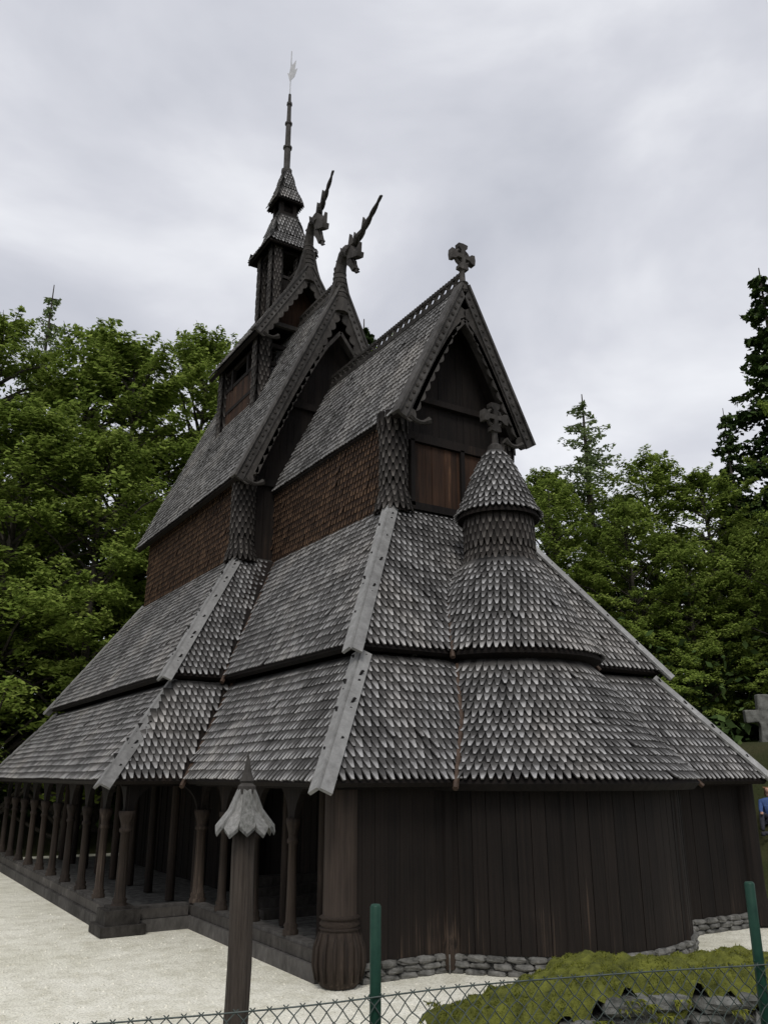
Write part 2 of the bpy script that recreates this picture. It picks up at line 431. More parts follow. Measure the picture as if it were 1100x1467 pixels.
planks((2*CX-nwl,B3),(nwl,B3),T2-.5,gf(NH,NG,NA),w=.2,mat=0)
planks((ux0+.08,uy0+.1),(ux1-.08,uy0+.1),16.55,gf(UH,UG,UA),w=.17,mat=1)
planks((ux0+.1,uy1-.05),(ux0+.1,uy0+.05),13.0,15.05,w=.17,mat=1)
planks((ux1-.1,uy0+.05),(ux1-.1,uy1-.05),13.0,15.05,w=.17,mat=1)
planks((ux1,uy1),(ux0,uy1),13.0,gf(UH,UG,UA),w=.17,mat=0)
planks((ux1-.2,uy0+.9),(ux0+.2,uy0+.9),13.0,16,w=.17,mat=0)
for h in (15.1,15.75,14.3):
    cbox(gw,(CX,uy0+.05,h),2*(CX-ux0)-.3,.12,.14,0); cbox(gw,(ux0+.08,12.55,h),.12,3.0,.12,0)
cbox(gw,(CX,uy0-.05,16.5),2.4,.14,.14,2)
for y in (11.9,13.2): cbox(gw,(ux0+.06,y,15.4),.12,.14,.8,0)

# ---- ambulatory east wall with apse, plinth and posts
RX=9.0
def curve_wall(r,a0,a1,n,h0,h1,mat=3):
    for i in range(n):
        a=a0+(a1-a0)*i/n;b=a0+(a1-a0)*(i+1)/n
        planks((CX+r*math.cos(a),AY+r*math.sin(a)),(CX+r*math.cos(b),AY+r*math.sin(b)),h0,h1,w=.3,mat=mat,jit=.012)
ra=2.86; ang=math.asin(-AY/ra)
xs=math.sqrt(ra*ra-AY*AY)
planks((0.1,0),(CX-xs,0),.26,2.75,w=.21,mat=3,jit=.015)
planks((CX+xs,0),(RX,0),.26,2.75,w=.21,mat=3,jit=.015)
curve_wall(ra,-math.pi-ang,ang,28,.26,2.75)
planks((RX,0),(RX,6),.26,2.75,w=.24,mat=3)
gw.build('walls',[M_DARK,M_OR,M_GRD,M_WALL],church)
ps=MB()
for (x,y,r) in ((CX-xs,-.05,.10),(CX+xs,-.05,.11),(RX,0,.22)):
    lathe(ps,x,y,[(r*1.5,.05),(r*1.5,.3),(r*1.05,.5),(r,.7),(r,2.6)],14,1)
for a in (-115,-65):
    a=math.radians(a); lathe(ps,CX+(ra+.02)*math.cos(a),AY+(ra+.02)*math.sin(a),[(.09,.2),(.07,.5),(.065,2.65)],10,1)
lathe(ps,0,0,[(.24,.02),(.30,.10),(.33,.30),(.32,.50),(.265,.68),(.24,.74),(.28,.78),(.235,.84),(.23,2.75)],20)
for z in (.72,.86): lathe(ps,0,0,[(.24,z-.03),(.285,z),(.24,z+.03)],20)
for k in range(14):
    a=2*math.pi*k/14; tube(ps,[(.31*math.cos(a),.31*math.sin(a),.1),(.345*math.cos(a),.345*math.sin(a),.3),(.33*math.cos(a),.33*math.sin(a),.5),(.27*math.cos(a),.27*math.sin(a),.68)],[.02,.03,.03,.015],5)
ps.build('wall_posts',[M_COL,M_WALL],church,True)
# ---- colonnades
col=MB();arc=MB()
def column(x,y,r=.075,h0=.42,h1=2.05):
    lathe(col,x,y,[(r*1.6,h0),(r*1.6,h0+.07),(r*1.25,h0+.09),(r*1.45,h0+.14),(r*1.1,h0+.18),(r*1.05,h0+.3),(r,h0+.6),(r*.92,h1-.36),(r*1.25,h1-.34),(r*1.25,h1-.29),(r*.98,h1-.27),(r*1.05,h1-.2),(r*1.45,h1-.08),(r*1.6,h1-.05),(r*1.6,h1+.02),(0,h1+.02)],12)
def archp(p,q,h0=2.0,h1=2.72,th=.1):
    p=np.array(p,float);q=np.array(q,float);L=np.linalg.norm(q-p);u=(q-p)/L;nn=V3(-u[1],u[0],0)
    poly=[(0,h1),(0,h0)]
    a=.10
    for i in range(13):
        t=math.pi*(1-i/12); poly.append((L/2+(L/2-a)*math.cos(t),h0+(h1-h0-.12)*math.sin(t)))
    poly+=[(L,h0),(L,h1)]
    extr(arc,poly[::-1],V3(p[0],p[1],0)-nn*th/2,V3(u[0],u[1],0),(0,0,1),nn*th)
cpos=[(0,0),(0,1.5),(0,2.9),(0,4.3),(0,5.55)]
for a,b in zip(cpos[:-1],cpos[1:]): archp(a,b)
for p in cpos[1:-1]: column(*p)
npos=[(-1.45,5.55+i*1.49) for i in range(10)]
for a,b in zip(npos[:-1],npos[1:]): archp(a,b)
for i,p in enumerate(npos): column(*p,r=.095 if i==0 else .08)
archp((-1.45,5.55),(0,5.55))
column(0,5.5,.1)
for y in (0.75,2.2,3.6): lathe(col,.9,y,[(.09,.2),(.08,2.9)],10)
for y in np.arange(6.2,18.5,1.5): lathe(col,.2,y,[(.10,.2),(.09,3.6)],10)
col.build('colonnade_columns',[M_COL],church,True)
arc.build('colonnade_arches',[M_DARK],church)
si=MB()
def sill(p,q):
    p=np.array([*p,0.]);q=np.array([*q,0.])
    beam(si,p+V3(0,0,.31),q+V3(0,0,.31),.30,.16,0); beam(si,p+V3(0,0,.41),q+V3(0,0,.41),.20,.05,4)
    beam(si,p+V3(0,0,.11),q+V3(0,0,.11),.42,.22,4)
sill((0,.3),(0,5.7)); sill((-1.6,5.55),(-.2,5.55)); sill((-1.45,5.7),(-1.45,19))
cbox(si,(-1.45,5.55,.25),.62,.62,.34,0); cbox(si,(-1.45,5.55,.44),.42,.42,.06,0)
cbox(si,(-1.45,5.55,.10),.80,.80,.16,0)
def iw(p,q,h1):
    p=np.array(p,float);q=np.array(q,float);L=np.linalg.norm(q-p);u=(q-p)/L;nn=np.array([-u[1],u[0]]);k=int(L/.25)
    for i in range(k):
        a=p+u*i*L/k-nn*R.uniform(0,.03); pbox(si,(a[0],a[1],.2),(u[0]*L/k*.97,u[1]*L/k*.97,0),(nn[0]*.06,nn[1]*.06,0),(0,0,h1-.2),2)
iw((wl,8.5),(wl,wf-.6),5); iw((wl,wf-.6),(2*CX-wl,wf-.6),5); iw((nwl,17),(nwl,8.5),5); iw((nwl,8.5),(wl,8.5),5)
cbox(si,(4.4,9.5,.09),8.6,18.6,.16,1); cbox(si,(.2,12.4,.10),2.9,13.2,.16,1)
for i in range(4): cbox(si,(1.7,4.6+i*.28,.25+i*.16),1.6,.3,.16,3)
for m in (0,1):
    for p,q in (((cl+.28,cf+.3,E1+.02),(cl+.28,nf,E1+.02)),((nl+.3,nf+.3,E1+.02),(nl+.3,B1-.3,E1+.02)),((nl+.3,nf+.3,E1+.02),(cl+.2,nf+.3,E1+.02))):
        if m: p,q=mir(p),mir(q)
        beam(si,p,q,.14,.22,2)
beam(si,(cl+.3,cf+.3,E1+.02),(CX-xs,cf+.3,E1+.02),.14,.22,2); beam(si,(CX+xs,cf+.3,E1+.02),(2*CX-cl-.3,cf+.3,E1+.02),.14,.22,2)
si.build('sills_and_inner_walls',[M_GRD,M_ST,M_DARK,M_GRD,M_BRG],church)
# stones
def rock(mb,c,s,seed,mat=0,box=.6,u=(1,0)):
    rr=random.Random(seed); n=8; vs=[];ph=[rr.uniform(0,6.28) for _ in range(4)]; q=rr.uniform(-.12,.12)
    for i in range(6):
        th=math.pi*i/5
        for k in range(n):
            a=2*math.pi*k/n
            r=1+.10*math.sin(2*a+ph[0])+.08*math.sin(3*a+ph[1]+i)+rr.uniform(-.09,.09)
            x=abs(math.sin(th))**.35*math.copysign(abs(math.cos(a))**box,math.cos(a))*r;y=abs(math.sin(th))**.35*math.copysign(abs(math.sin(a))**box,math.sin(a))*r;z=math.cos(th)*(1+.12*math.sin(a+ph[2]))+q*x
            X=x*s[0]/2;Y=y*s[1]/2
            vs.append((c[0]+X*u[0]-Y*u[1],c[1]+X*u[1]+Y*u[0],c[2]+z*s[2]/2))
    fs=[(i*n+k,(i+1)*n+k,(i+1)*n+(k+1)%n,i*n+(k+1)%n) for i in range(5) for k in range(n)]
    mb.add(vs,fs,mat)
pl=MB(); sd=0
path=[(0.3,-.02),(CX-xs,-.02)]+[(CX+(ra+.02)*math.cos(a),AY+(ra+.02)*math.sin(a)) for a in np.linspace(-math.pi-ang,ang,22)]+[(RX,-.02),(RX,6)]
for a,b in zip(path[:-1],path[1:]):
    a=np.array(a);b=np.array(b);L=np.linalg.norm(b-a);k=max(1,int(round(L/.30)));uu=(b-a)/L
    pbox(pl,(a[0],a[1],0),(b[0]-a[0],b[1]-a[1],0),(-uu[1]*.2,uu[0]*.2,0),(0,0,.255))
    for i in range(k):
        for j in range(3):
            p=a+(b-a)*((i+.5+.3*(j%2))/k); sd+=1
            rock(pl,(p[0],p[1]+R.uniform(-.02,.02),.035+.09*j),(L/k*1.02,.22,.10),sd,0,.5,uu)
pl.build('stone_plinth',[M_ST],church)

# ---- crosses, dragons, spire
fi=MB()
def celtic(mb,c,s,mat=0,th=.12):
    c=np.array(c,float)
    for k in range(4):
        a=k*math.pi/2; u=V3(math.cos(a),0,math.sin(a)); v=V3(-math.sin(a),0,math.cos(a))
        L=s*(.5)
        extr(mb,[(.0,-.08*s),(.25*s,-.08*s),(.36*s,-.18*s),(L,-.20*s),(L*1.05,0),(L,.20*s),(.36*s,.18*s),(.25*s,.08*s),(0,.08*s)],c-V3(0,th/2+.002*k,0),u,v,(0,th,0),mat)
    pts=[c+V3(math.cos(t)*.30*s,0,math.sin(t)*.30*s) for t in np.linspace(0,2*math.pi,17)]
    tube(mb,pts,.05*s/.7,6,mat,False)
def finial(x,y,h,hc,s):
    lathe(fi,x,y,[(.13,h-.1),(.10,h+.05),(.14,h+.10),(.07,h+.16),(.06,hc-s*.55),(.09,hc-s*.5),(.0,hc-s*.45)],10)
    celtic(fi,(x,y,hc),s,th=.15)
finial(CX,CYF-.02,CA,CA+.80,.66)
finial(CX,AY,9.05,9.82,.62)
lathe(fi,CX,AY,[(.12,9.0),(.17,9.08),(.15,9.18),(.08,9.24)],12)
def dragon(y,h,sc_=1,rise=.9,tip=(2.33,1.7)):
    def Q(d,e,x=0): return (CX+x,y-d,h+e)
    s=sc_
    tube(fi,[Q(0,-1.0),Q(-.02,-.3),Q(-.02,rise*.35),Q(.05,rise*.7),Q(.22,rise*.95),Q(.45,rise*.98),Q(.66,rise*.80)],[.28*s,.23*s,.19*s,.17*s,.18*s,.20*s,.19*s],10)
    for i in range(7):
        e=-.5+i*.17; tube(fi,[Q(-.02,e),Q(-.02,e+.06)],[(.245-.012*i)*s+.02]*2,10)
    for sx in (-1,1):
        pts=[Q(0,-1.9,sx*.84),Q(0,-1.2,sx*.5),Q(0,-.5,sx*.25),Q(0,.15,sx*.10)]
        for i in range(3): beam(fi,pts[i],pts[i+1],.16,.2,0,up=(0,1,0))
    extr(fi,[(.45,rise*1.1),(.75,rise*1.05),(1.0,rise*.62),(1.22,rise*.5),(1.18,rise*.34),(.95,rise*.42),(.78,rise*.5),(.62,rise*.55)],(CX-.11,y,h),(0,-1,0),(0,0,1),(.22,0,0))
    extr(fi,[(.55,rise*.62),(.78,rise*.48),(.92,rise*.14),(1.02,rise*.02),(.86,rise*-.03),(.72,rise*.2),(.55,rise*.4)],(CX-.09,y,h),(0,-1,0),(0,0,1),(.18,0,0))
    tube(fi,[Q(.75,rise*.5),Q(.92,rise*.3),Q(.98,rise*-.1),Q(1.15,rise*-.18)],[.05,.045,.05,.02],6)
    for (a,b,c2) in (((.0,rise*.75),(-.22,rise*1.0),(.1,rise*1.0)),((.12,rise*.95),(0.05,rise*1.35),(.3,rise*1.1)),((.5,rise*1.0),(.62,rise*1.5),(.76,rise*1.0)),((1.0,rise*.65),(1.2,rise*.85),(1.18,rise*.52)),((-.02,.1),(-.3,.35),(.0,.42))):
        extr(fi,[a,b,c2],(CX-.05,y,h),(0,-1,0),(0,0,1),(.10,0,0))
    n=18;st=(.30,rise*.9)
    for ph in (0,math.pi):
        pts=[];rd=[]
        for i in range(n+1):
            t=i/n; d=st[0]+(tip[0]-st[0])*t; e=st[1]+(tip[1]-st[1])*t-.12*math.sin(t*math.pi)
            am=.085*(1-t*.8); pts.append(Q(d+am*math.sin(ph+t*16),e+am*.6*math.cos(ph+t*16),am*math.cos(ph+t*16))); rd.append((.085*(1-t)+.035)*s)
        tube(fi,pts,rd,6)
    for m_ in (.35,.6):
        m=(st[0]*(1-m_)+tip[0]*m_,st[1]*(1-m_)+tip[1]*m_)
        extr(fi,[(m[0]-.3,m[1]-.25),(m[0]-.16,m[1]+.22),(m[0]-.02,m[1]-.02)],(CX-.03,y,h),(0,-1,0),(0,0,1),(.06,0,0))
dragon(NYF+.05,NA+.15,1.0,.95,(2.35,1.65))
dragon(UYF+.05,UA+.45,.85,1.15,(1.62,2.3))
lathe(fi,CX,12.5,[(.16,23.7),(.20,23.85),(.20,23.95),(.12,24.0),(.125,24.9),(.17,24.93),(.17,25.0),(.105,25.05),(.10,26.0),(.14,26.03),(.14,26.1),(.085,26.14),(.075,26.9),(.11,26.95),(.10,27.05),(.06,27.1),(.05,27.45),(0,27.5)],10,1)
fi.build('finials',[M_GRD,M_BRG],church)
vn=MB(); tube(vn,[(CX,12.5,27.3),(CX,12.5,29.55)],.018,6)
extr(vn,[(0,28.1),(.16,28.3),(.26,28.7),(.16,28.62),(.2,29.1),(.05,28.85),(0,29.25)],(CX-.01,12.5,0),(.8,-.6,0),(0,0,1),(.01,.013,0))
extr(vn,[(0,28.0),(-.12,28.5),(-.05,28.45),(0,28.9)],(CX-.01,12.5,0),(.8,-.6,0),(0,0,1),(.01,.013,0))
vn.build('weather_vane',[M_METAL],church)

# ------------------------------------------------------------ terrain
def sstep(a,b,x):
    t=min(1,max(0,(x-a)/(b-a))); return t*t*(3-2*t)
def Hh(x,y):
    f=(x+6.11)*.53+(y+10.92)*.848
    h=1.05*(1-sstep(4.4,5.9,f))*(1-sstep(15,30,abs(x)))
    h+=3.6*sstep(10.8,17,x)*sstep(-12,0,y)+3*sstep(24,60,x)
    h+=2.5*sstep(23,45,y)
    if x>11 or y>23: h+=.15*math.sin(x*.9)*math.sin(y*.7)*min(1,max(x-11,y-23)/3)
    return h
def axis():
    a=[-600,-300,-150,-80,-50]; a+=list(np.arange(-36,-14,2.)); a+=list(np.arange(-14,26,.5)); a+=list(np.arange(26,50,2.)); a+=[60,80,150,300,600]
    return a
ax=axis(); n=len(ax); g=MB()
g.add([(x,y,Hh(x,y)) for y in ax for x in ax],[(j*n+i,j*n+i+1,(j+1)*n+i+1,(j+1)*n+i) for j in range(n-1) for i in range(n-1)])
mg,nt,b,o=newmat('ground_grass')
g1=noise(nt,.5,(1,1,1),6,.7);g2=noise(nt,9,(1,1,1),5,.7)
c=mix(nt,g2,ramp(nt,g1,[(.35,(.018,.026,.006)),(.6,(.06,.048,.024))]),(.04,.05,.014))
nt.links.new(c,b.inputs['Base Color']);b.inputs['Roughness'].default_value=.95;bump(nt,b,g2,1,.08)
g.build('ground',[mg],None,True)
mgv,nt,b,o=newmat('gravel')
g1=noise(nt,.35,(1,1,1),5,.6);g2=noise(nt,38,(1,1,1),3,.85);g3=noise(nt,2.2,(1,1,1),7,.75)
vo=N(nt,'ShaderNodeTexVoronoi');vo.inputs['Scale'].default_value=26;tc=N(nt,'ShaderNodeTexCoord');nt.links.new(tc.outputs['Object'],vo.inputs['Vector'])
c=ramp(nt,g1,[(.3,(.80,.78,.67)),(.7,(.95,.93,.84))])
c=mix(nt,.6,c,ramp(nt,g2,[(.36,(.28,.27,.22)),(.49,(.9,.89,.83)),(.7,(1,1,.98))]),'MULTIPLY')
c=mix(nt,.5,c,ramp(nt,g3,[(.36,(.55,.53,.45)),(.56,(1,1,1))]),'MULTIPLY')
nt.links.new(c,b.inputs['Base Color']);b.inputs['Roughness'].default_value=.95
bump(nt,b,mathn(nt,'ADD',vo.outputs['Distance'],g2),.6,.02)
gv=MB(); gv.add([(-13,.75,.006),(1.2,-8.0,.006),(10.3,-8,.006),(10.3,22,.006),(-20,22,.006),(-26,8,.006)],[(0,1,2,3,4,5)])
for i in range(3200):
    x=R.uniform(-9,1);y=R.uniform(-6,9)
    if x>-.3 and y>-.3 or x>-1.9 and y>5 : continue
    f=(x+6.11)*.53+(y+10.92)*.848
    if f<7: continue
    s=R.uniform(.010,.030); rr_=[(x+s*math.cos(a)*R.uniform(.7,1.2),y+s*math.sin(a),.004) for a in np.linspace(0,6.28,6)[:-1]]
    gv.add(rr_+[(x,y,.006+s*.7)],[(k,(k+1)%5,5) for k in range(5)])
gv.build('gravel_path',[mgv])

# mossy stone wall
mw=MB(); A0=np.array([-1.75,-4.95]);A1=np.array([4.2,-7.5]);Lw=np.linalg.norm(A1-A0);uw=(A1-A0)/Lw;nw=np.array([-uw[1],uw[0]])
def topw(t): return .80+.34*sstep(0,1.3,t)-.06*sstep(1.6,3.5,t)+.02*math.sin(t*3)
t=0
for row in range(10):
    t=R.uniform(0,.2)
    while t<Lw:
        w=R.uniform(.16,.45); z=.1+row*.115
        if z<topw(t)-.0:
            for dpt in (-.28,.1,.4):
                p=A0+uw*(t+w/2)+nw*(dpt+R.uniform(-.04,.04)); sd+=1
                rock(mw,(p[0],p[1],z+R.uniform(-.01,.01)),(w*1.03,.4,R.uniform(.11,.135)),sd,0,.45,uw)
        t+=w*.98
for i in range(80):
    p=A0-uw*R.uniform(-.5,2.2)+nw*R.uniform(-.1,2.4); s=R.uniform(.08,.42); sd+=1
    rock(mw,(p[0],p[1],s*.15),(s,s*.8,s*.45),sd,1)
mw_o=mw.build('stone_wall',[M_STW,M_STL])
ms=MB(); nu,nv=150,20
def mossz(t,s): return topw(max(0,t))+.03+.07*(1-abs(s)**2.5)+.03*math.sin(t*5+s*3)+.02*math.sin(t*13+s*9)+.012*math.sin(t*31-s*14)-.12*abs(s)**3*(1+.6*math.sin(t*9)+.5*math.sin(t*23))
vs=[]
for i in range(nu+1):
    for j in range(nv+1):
        t=-.15+(Lw+.3)*i/nu; s=j/nv*2-1
        p=A0+uw*t+nw*(.12+s*.56)
        z=mossz(t,s)+R.uniform(-.010,.010)-.1*max(0,-t)*8
        vs.append((p[0],p[1],z))
ms.add(vs,[(i*(nv+1)+j,(i+1)*(nv+1)+j,(i+1)*(nv+1)+j+1,i*(nv+1)+j+1) for i in range(nu) for j in range(nv)])
mo=ms.build('cushion',[M_MOSS],mw_o,True)
M_BL=mat_leaf('grass_blade',(.045,.055,.010),(.15,.165,.03),(.28,.28,.06))
bl=MB()
for i in range(42000):
    t=R.uniform(-.1,Lw);s=R.uniform(-1,1);p=A0+uw*t+nw*(.12+s*.56)
    if math.sin(t*5+s*4)*math.sin(t*11-s*7)<-.45: continue
    z=mossz(t,s)-.005
    h=R.uniform(.006,.018)*(2.8 if R.random()<.03 else 1);a=R.uniform(0,6.28);wv=.006
    dx,dy=math.cos(a)*wv,math.sin(a)*wv; lx,ly=R.uniform(-.015,.015),R.uniform(-.015,.015)
    bl.add([(p[0]-dx,p[1]-dy,z),(p[0]+dx,p[1]+dy,z),(p[0]+lx,p[1]+ly,z+h)],[(0,1,2)])
for k in range(70):
    t=R.uniform(0,Lw);p=A0+uw*t+nw*(-.48);z0=R.uniform(.55,topw(t)-.05)
    for i in range(22):
        a=R.uniform(-2.6,-.5);l=R.uniform(.03,.10);q=p+uw*R.uniform(-.07,.07)
        e=(q[0]+uw[0]*math.cos(a)*l-nw[0]*.06,q[1]+uw[1]*math.cos(a)*l-nw[1]*.06,z0+math.sin(a)*l+.05)
        bl.add([(q[0]-.012*uw[0],q[1]-.012*uw[1],z0+.03),(q[0]+.012*uw[0],q[1]+.012*uw[1],z0+.03),e],[(0,1,2)])
bl.build('grass_tufts',[M_BL],mw_o)

# ------------------------------------------------------------ fence
fo=bpy.data.objects.new('chain_link_fence',None); sc.collection.objects.link(fo)
F0=np.array([-3.91,-7.34]);fd=np.array([.953,-.303]);fd/=np.linalg.norm(fd)
fp=MB()
for k,(t,h) in enumerate(((-2.0,2.13),(0,2.13),(2.01,2.17),(4.02,2.2))):
    fn=np.array([fd[1],-fd[0]])*-.03
    p=F0+fd*t+fn
    tube(fp,[(p[0],p[1],.9),(p[0],p[1],h-.01),(p[0],p[1],h)],[.026,.026,.020],12)
    for z in (1.5,1.755+.022*t): tube(fp,[(p[0]-fd[0]*.03,p[1]-fd[1]*.03,z),(p[0]+fd[0]*.03,p[1]+fd[1]*.03,z)],.006,8)
fp.build('posts',[M_GREEN],fo,True)
fw=MB()
def top(t): return 1.755+.022*t+.012*math.sin(t*2.2)
def wob(t,z): 
    p=F0+fd*t; o_=.008*math.sin(t*5+z*7); return (p[0]-fd[1]*o_,p[1]+fd[0]*o_,z)
tt=np.linspace(-3,4.6,60); tube(fw,[wob(t,top(t)) for t in tt],.0038,5)
tt=np.linspace(-3,4.6,30); tube(fw,[wob(t,1.5) for t in tt],.0025,4)
cell=.072; Hf=.85
for k in range(int(7.6/cell)):
    t0=-3+k*cell
    for sg in (1,-1):
        pts=[]
        m=26
        for i in range(m):
            z=top(t0)-i*Hf/(m-1)+(.012 if i==0 else 0); tt_=t0+sg*(top(t0)-z)*.95
            pts.append(wob(tt_,z+.006*math.sin(i*2.4)))
        tube(fw,pts,.003,3,0,False)
fw.build('wire_mesh',[M_WIRE],fo)

# ------------------------------------------------------------ wooden post with shingled cap
lp=bpy.data.objects.new('wooden_cap_post',None); sc.collection.objects.link(lp)
LX,LY=-6.11+.848*-.94+.53*6,-10.92+.53*.94+.848*6
a=MB(); tube(a,[(LX+.006*math.sin(z*5),LY+.005*math.sin(z*3),z) for z in np.linspace(-.05,2.42,12)],[.088,.087,.083,.084,.080,.082,.079,.080,.078,.077,.076,.075],14)
a.build('shaft',[mat_wood('wood_post',(.014,.010,.008),(.085,.07,.057),vec=(60,60,2.2),c3=(.24,.21,.18))],lp,True)
a=SH()
for k in range(10):
    an=2*math.pi*k/10; rho=V3(math.cos(an),math.sin(an),0);u=V3(-math.sin(an),math.cos(an),0);c=V3(LX,LY,0)
    P0=[(-.026,.045,2.60),(-.040,.10,2.47),(-.052,.180,2.37),(0,.197,2.325),(.052,.180,2.37),(.040,.10,2.47),(.026,.045,2.60)]
    dz=(k%2)*.012
    top_=[c+u*x+rho*(r+dz)+V3(0,0,z+dz) for x,r,z in P0]; bot=[p-V3(0,0,.022)-rho*.010 for p in top_]
    a.add(top_+bot,[(0,1,5,6),(1,2,4,5),(2,3,4),(13,12,8,7),(12,11,9,8),(11,10,9),(1,8,9,2),(2,9,10,3),(3,10,11,4),(4,11,12,5),(0,7,8,1),(5,12,13,6)])
lathe(a,LX,LY,[(.05,2.56),(.062,2.60),(.062,2.63),(.04,2.65),(.05,2.665),(.045,2.68),(.03,2.72),(.0,2.86)],10,1)
lathe(a,LX,LY,[(.0,2.40),(.11,2.40),(.05,2.5)],10,1)
a.build('cap',[mat_wood('wood_cap',(.10,.10,.09),(.31,.305,.29),vec=(45,45,12),c3=(.55,.55,.53)),M_GRD],lp)

# ------------------------------------------------------------ stone cross on the hill
a=MB(); cx,cy=18.9,5.9; zb=3.5
st=bpy.data.objects.new('stone_cross',None); sc.collection.objects.link(st)
ux=(.86,-.51,0); 
extr(a,[(-.24,0),(.24,0),(.19,.7),(.24,.84),(.64,.80),(.66,1.24),(.22,1.22),(.20,1.72),(-.20,1.72),(-.22,1.22),(-.66,1.22),(-.64,.80),(-.24,.84),(-.19,.7)],(cx,cy,zb),ux,(0,0,1),(.12,.2,0))
ob=a.build('cross_slab',[mat_simple('lichen_stone',(.06,.06,.052),(.22,.22,.20),5)],st); md=ob.modifiers.new('b','BEVEL');md.width=.04;md.segments=2

# ------------------------------------------------------------ seated person on the slope
pr=bpy.data.objects.new('seated_person',None); sc.collection.objects.link(pr)
px_,py_=13.69,2.65; pz=Hh(px_,py_)
M_BLUE=mat_simple('blue_cloth',(.03,.06,.16),(.07,.12,.28),9);M_TR=mat_simple('dark_trousers',(.02,.02,.03),(.05,.05,.06),9)
M_SK=mat_simple('skin',(.42,.24,.17),(.5,.3,.22),3,.6,.05,.002);M_HAIR=mat_simple('hair',(.10,.05,.02),(.2,.11,.05),20)
def skin(name,vs,es,rs,mat,root=0):
    me=bpy.data.meshes.new(name);me.from_pydata([(px_+v[0],py_+v[1],pz+v[2]) for v in vs],es,[]);me.materials.append(mat)
    ob=bpy.data.objects.new(name,me);sc.collection.objects.link(ob);ob.parent=pr
    m=ob.modifiers.new('s','SKIN');
    for i,r in enumerate(rs): me.skin_vertices[0].data[i].radius=(r,r)
    me.skin_vertices[0].data[root].use_root=True
    m2=ob.modifiers.new('u','SUBSURF');m2.levels=2;m2.render_levels=2
    return ob
skin('jacket',[(0,0,.12),(-.02,-.02,.32),(-.03,-.03,.52),(-.03,-.03,.60),(-.15,.11,.50),(-.27,.05,.27),(-.42,-.08,.24),(.09,-.18,.50),(-.06,-.27,.27),(-.26,-.28,.24)],[(0,1),(1,2),(2,3),(2,4),(4,5),(5,6),(2,7),(7,8),(8,9)],[.15,.15,.15,.07,.065,.05,.04,.065,.05,.04],M_BLUE)
skin('trousers',[(0,0,.1),(-.06,.08,.1),(-.42,-.06,.22),(-.58,-.16,-.18),(.06,-.08,.1),(-.26,-.32,.22),(-.42,-.42,-.18)],[(0,1),(1,2),(2,3),(0,4),(4,5),(5,6)],[.15,.09,.07,.05,.09,.07,.05],M_TR)
skin('head',[(-.03,-.03,.60),(-.04,-.04,.68),(-.05,-.05,.76),(-.05,-.05,.83),(-.13,-.10,.75)],[(0,1),(1,2),(2,3),(2,4)],[.05,.055,.095,.08,.02],M_SK)
skin('hair_cap',[(-.01,-.02,.74),(-.02,-.03,.82),(.03,.0,.72)],[(0,1),(0,2)],[.09,.095,.06],M_HAIR)
for nm,c in (('hand_l',(-.44,-.1,.24)),('hand_r',(-.28,-.3,.24))):
    v=[c,(c[0]-.06,c[1]-.04,c[2])];e=[(0,1)]
    for k in range(4):
        v+=[(c[0]-.09+.006*k,c[1]-.08+.022*k,c[2]-.005),(c[0]-.125+.006*k,c[1]-.10+.022*k,c[2]-.03)];e+=[(1,2+2*k),(2+2*k,3+2*k)]
    v+=[(c[0]-.05,c[1]+.02,c[2]-.01)];e+=[(0,10)]
    skin(nm,v,e,[.03,.03]+[.01,.008]*4+[.011],M_SK)
skin('shoes',[(-.58,-.16,-.22),(-.70,-.24,-.26),(-.42,-.42,-.22),(-.54,-.5,-.26)],[(0,1),(2,3),(0,2)],[.05,.04,.05,.02],M_TR)

# ------------------------------------------------------------ trees
def leafmesh(name,P_,Nn,size,mat):
    n=len(P_); r=rng.normal(size=(n,3)); Nn=Nn/np.linalg.norm(Nn,axis=1)[:,None]
    a=np.cross(Nn,r);a/=np.linalg.norm(a,axis=1)[:,None];b_=np.cross(Nn,a)
    sz=size*rng.uniform(.6,1.3,n)[:,None]
    v=np.stack([P_-a*sz,P_-b_*sz*.55,P_+a*sz,P_+b_*sz*.55],1).reshape(-1,3)
    me=bpy.data.meshes.new(name);me.vertices.add(4*n);me.vertices.foreach_set('co',v.ravel())
    me.loops.add(4*n);me.loops.foreach_set('vertex_index',np.arange(4*n,dtype=np.int32))
    me.polygons.add(n);me.polygons.foreach_set('loop_start',np.arange(0,4*n,4,dtype=np.int32));me.polygons.foreach_set('loop_total',np.full(n,4,dtype=np.int32))
    me.materials.append(mat);me.update(calc_edges=True);me.validate();return me
L_B=mat_leaf('leaf_beech',(.095,.14,.028),(.21,.285,.055),(.36,.43,.11),.4)
L_D=mat_leaf('leaf_dark',(.022,.038,.015),(.055,.088,.028),(.11,.155,.05),0)
L_L=mat_leaf('leaf_larch',(.11,.15,.07),(.20,.26,.11),(.30,.36,.16),.35)
